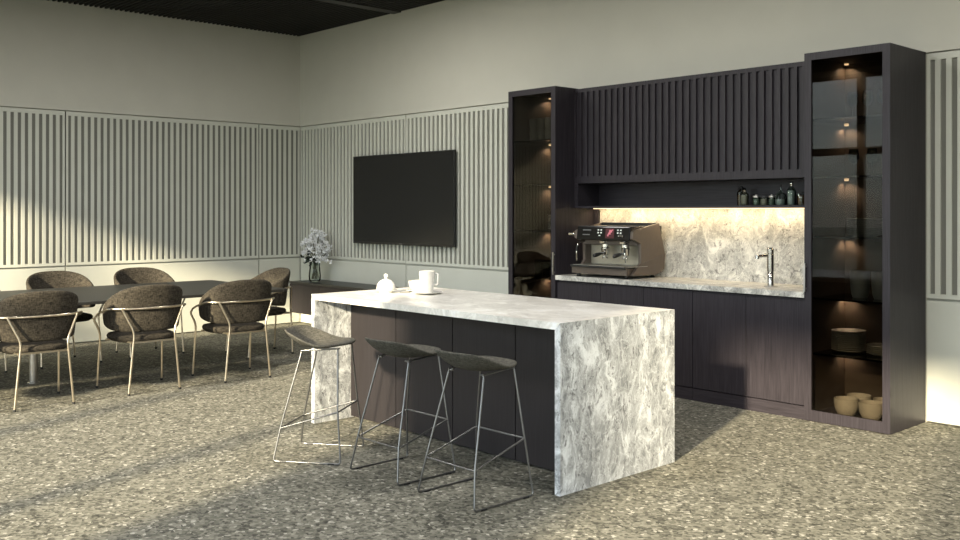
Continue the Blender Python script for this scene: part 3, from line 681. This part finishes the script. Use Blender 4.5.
# ------------------------------------------------------------------ bar stools (local front is +Y, towards the island)
def make_stool(label):
    t = thing('bar_stool', label, 'stool', (0, 0, 0), 0, 'bar stools at the island'); ROOT[t.name] = Vector((0, 0, 0))
    R = .0054
    F = {}
    for s in (-1, 1):
        F[s] = dict(rb=Vector((.221*s, -.212, R)), fb=Vector((.221*s, .208, R)), rk=Vector((.190*s, -.180, .195)), fk=Vector((.186*s, .178, .302)), rt=Vector((.135*s, -.066, .652)), ft=Vector((.128*s, .158, .668)))
        f = F[s]
        obj('side_frame', tube(fillet([f['rt']+Vector((-.03*s, .0, 0)), f['rt'], f['rk'], f['rb'], f['fb'], f['fk'], f['ft'], f['ft']+Vector((-.03*s, -.0, 0))], .022), R, 10), 'steel', t, True)
        obj('seat_rail', tube([f['rt']+Vector((0, -.005, .002)), f['ft']+Vector((0, .005, .002))], R, 10), 'steel', t, True)
        obj('foot_rail', tube([f['rk'], f['fk']], R*.92, 10), 'steel', t, True)
        for y_ in (-.15, .15): obj('glide', box(.221*s-.008, y_-.02, 0, .221*s+.008, y_+.02, .0075), 'rubber_black', t)
    obj('foot_rail', tube([F[-1]['fk'], F[1]['fk']], R*.92, 10), 'steel', t, True)
    obj('foot_rail', tube([F[-1]['rk'], F[1]['rk']], R*.92, 10), 'steel', t, True)
    # shell seat: scooped, with a low wrapping back
    bm = bmesh.new(); nr, na = 9, 40
    def pos(rho, a):
        ca, sa = math.cos(a), math.sin(a); n_ = 2.6
        k = (abs(ca)**n_ + abs(sa)**n_)**(-1/n_)
        x = .208*k*ca*rho; y = .200*k*sa*rho + .012
        # rim height: high at back and round the sides, dropping to the front lip
        back = max(0, min(1, (.48 - y/.2)/1.4)); back = back*back*(3-2*back)
        rim = .094*back + .006
        x *= (1 - .10*max(0, y/.2)**2)
        z_ = .664 + .018*max(0, y/.2)**1.5 + (rim+.006)*rho**2.7 - .012*max(0, (y-.13)/.09)**2 + .006*math.cos(PI*rho/2)*-1
        return Vector((x, y - .022*back*rho**3, z_))
    c0 = bm.verts.new(pos(0, 0)); rings = [[bm.verts.new(pos(i/nr, 2*PI*k/na)) for k in range(na)] for i in range(1, nr+1)]
    for k in range(na): bm.faces.new((c0, rings[0][k], rings[0][(k+1) % na]))
    for a, c in zip(rings, rings[1:]):
        for k in range(na): bm.faces.new((a[k], c[k], c[(k+1) % na], a[(k+1) % na]))
    so = obj('seat_shell', bm, 'felt', t, 'all')
    md = so.modifiers.new('thickness', 'SOLIDIFY'); md.thickness = .016; md.offset = 1
    md = so.modifiers.new('smooth', 'SUBSURF'); md.levels = 1; md.render_levels = 2
    return t
st = make_stool('felt seat bar stool turned sideways by the left island end, in sunlight')
def drop(o, x, y, r): o.location = (x, y, 0); o.rotation_euler = (0, 0, r)
dup(st, (6.624, -3.488, 0), 0, 'dark felt bar stool in the middle, facing the island front')
dup(st, (7.240, -3.488, 0), 0, 'dark felt bar stool nearest the right marble island end')
drop(st, 5.978, -3.623, math.atan2(-.8075, .59))

# ------------------------------------------------------------------ meeting table
TA = dict(x0=1.47, x1=3.05, y0=-7.6, y1=-2.04, z=.750)
t = thing('meeting_table', 'long black meeting table between the two rows of chairs', 'table', (2.25, -4.7, 0))
c = .05
poly = [(TA['x0']+c, TA['y0']), (TA['x1']-c, TA['y0']), (TA['x1'], TA['y0']+c), (TA['x1'], TA['y1']-c), (TA['x1']-c, TA['y1']), (TA['x0']+c, TA['y1']), (TA['x0'], TA['y1']-c), (TA['x0'], TA['y0']+c)]
obj('tabletop', prism(poly, 'Z', TA['z']-.026, TA['z'], .004), 'table_black', t)
obj('under_frame', boxes([(1.94, -7.2, .68, 2.00, -2.5, .7235), (2.50, -7.2, .68, 2.56, -2.5, .7235), (2.00, -2.58, .68, 2.50, -2.52, .7235), (2.00, -7.18, .68, 2.50, -7.12, .7235), (2.00, -4.13, .68, 2.50, -4.07, .7235)]), 'black_plastic', t)
for px, py in ((2.25, -4.10), (2.25, -6.9)):
    lg = obj('leg', lathe([(0, .012), (.036, .012), (.036, .68), (0, .68)], 24, (px, py, 0)), 'brushed_steel', t, True)
    obj('foot_plate', lathe([(0, 0), (.05, 0), (.05, .008), (.036, .012), (0, .012)], 24, (px, py, 0)), 'brushed_steel', lg, True)
for py in (-6.9,):
    obj('leg_bar', box(2.00, py-.03, .66, 2.50, py+.03, .6795), 'black_plastic', t)

# ------------------------------------------------------------------ meeting chairs (local front is +Y)
def make_chair(label):
    t = thing('armchair', label, 'chair', (0, 0, 0), 0, 'chairs round the meeting table'); ROOT[t.name] = Vector((0, 0, 0))
    R = .0092
    # arm ring: U-shaped tube round the back
    ring = []
    for i in range(29):
        a = -PI/2 + (i-14)/14*math.radians(130)
        x = .342*(math.cos(a)**.8 if math.sin(a) < 0 and math.cos(a) > 0 else math.copysign(abs(math.cos(a))**.8, math.cos(a)) if math.sin(a) < 0 else math.copysign(abs(math.cos(a))**.35, math.cos(a))); y = -.02 + (-.248*abs(math.sin(a))**.8 if math.sin(a) < 0 else .33*math.sin(a))
        f = max(0, math.sin(a)+.35)/1.0
        ring.append(Vector((x, y,   .697 - .085*f)))
    L, Rr = ring[0], ring[-1]
    def side(s, e0): return fillet([e0, Vector((.325*s, .205, .580)), Vector((.268*s, .215, .47)), Vector((.281*s, .256, .012))], .05)
    left, right = side(-1, L), side(1, Rr)
    obj('arm_frame', tube(left[::-1][:-1] + ring + right[1:], R, 10), 'champagne_metal', t, True)
    for s in (-1, 1):
        obj('leg', tube(fillet([Vector((.255*s, -.226, .697)), Vector((.168*s, -.262, .505)), Vector((.215*s, -.262, .012))], .05), R, 10), 'champagne_metal', t, True)
        for p in ((.215*s, -.262), (.281*s, .256)):
            obj('foot_cap', lathe([(0, 0), (.0115, 0), (.0118, .018), (0, .018)], 12, (p[0], p[1], 0)), 'rubber_black', t, True)
    obj('seat_support', boxes([(-.262, .10, .416, .262, .125, .430), (-.185, -.262, .416, .185, -.240, .430), (-.19, -.24, .416, -.165, .10, .430), (.165, -.24, .416, .19, .10, .430)]), 'champagne_metal', t)
    # curved shell back
    bm = bmesh.new(); nu, nv = 26, 7; grid = []
    for i in range(nu+1):
        u = -1 + 2*i/nu; a = -PI/2 + u*math.radians(131)
        rise = max(0, math.cos(u*PI/2))
        zt = .615 + .273*rise**.85; zb = .565 - .070*rise**.45
        row = []
        for j in range(nv+1):
            v_ = j/nv; z_ = zb + (zt-zb)*v_
            k = (z_-.50)/.39
            r = .292 + .055*k - .020*k*k - .012*(1-rise)
            cx_ = math.copysign(abs(math.cos(a))**.8, math.cos(a)) if math.sin(a) < 0 else math.copysign(abs(math.cos(a))**.35, math.cos(a)); sy_ = math.sin(a); sy_ = -abs(sy_)**.8 if sy_ < 0 else sy_; ry = r - .085 if sy_ < 0 else .29
            row.append(bm.verts.new((r*cx_, -.02 + ry*sy_ - .050*max(0, k-.45)*rise, z_)))
        grid.append(row)
    for i in range(nu):
        for j in range(nv): bm.faces.new((grid[i][j], grid[i+1][j], grid[i+1][j+1], grid[i][j+1]))
    so = obj('backrest', bm, 'tweed', t, 'all')
    md = so.modifiers.new('thickness', 'SOLIDIFY'); md.thickness = .034; md.offset = -1
    md = so.modifiers.new('smooth', 'SUBSURF'); md.levels = 1; md.render_levels = 2
    # cushion seat
    bm = bmesh.new(); na = 36
    prof = [(.0, .405), (.60, .402), (.88, .412), (.98, .432), (1.0, .452), (.96, .468), (.80, .476), (.4, .478), (0, .478)]
    rings = []
    for q, z_ in prof:
        rg = []
        for k in range(na):
            a = 2*PI*k/na; ca, sa = math.cos(a), math.sin(a); n_ = 2.9
            kk = (abs(ca)**n_ + abs(sa)**n_)**(-1/n_)
            rg.append((.252*kk*ca*q*(1+.04*sa), .258*kk*sa*q + .012, z_))
        rings.append([bm.verts.new(rg[0] if False else (0, .012, z_))] if q == 0 else [bm.verts.new(p) for p in rg])
    for a, c in zip(rings, rings[1:]):
        for k in range(na):
            k2 = (k+1) % na
            if len(a) == 1: bm.faces.new((a[0], c[k2], c[k]))
            elif len(c) == 1: bm.faces.new((a[k], a[k2], c[0]))
            else: bm.faces.new((a[k], a[k2], c[k2], c[k]))
    obj('seat', bm, 'tweed', t, 'all')
    return t
ch = make_chair('tweed armchair at the left edge of the picture, its back to the stools')
CW = PI/2       # local +Y -> -X
dup(ch, (3.115, -3.510, 0), CW-.02, 'tweed armchair in the middle of the near row, back turned')
dup(ch, (3.130, -2.660, 0), CW-.04, 'tweed armchair of the near row closest to the kitchen island')
dup(ch, (3.140, -5.270, 0), CW, 'tweed armchair just outside the left picture edge, near row')
dup(ch, (1.270, -5.265, 0), -CW, 'tweed armchair just outside the left picture edge, far row')
dup(ch, (1.270, -4.390, 0), -CW, 'tweed armchair barely showing at left behind the table')
dup(ch, (1.268, -3.515, 0), -CW, 'tweed armchair behind the table near the left wall panel seam')
dup(ch, (1.262, -2.655, 0), -CW, 'tweed armchair behind the table, right one of the far row')
dup(ch, (2.075, -1.790, 0), PI-.09, 'tweed armchair at the table end nearest the sideboard and vase')
drop(ch, 3.140, -4.390, CW)
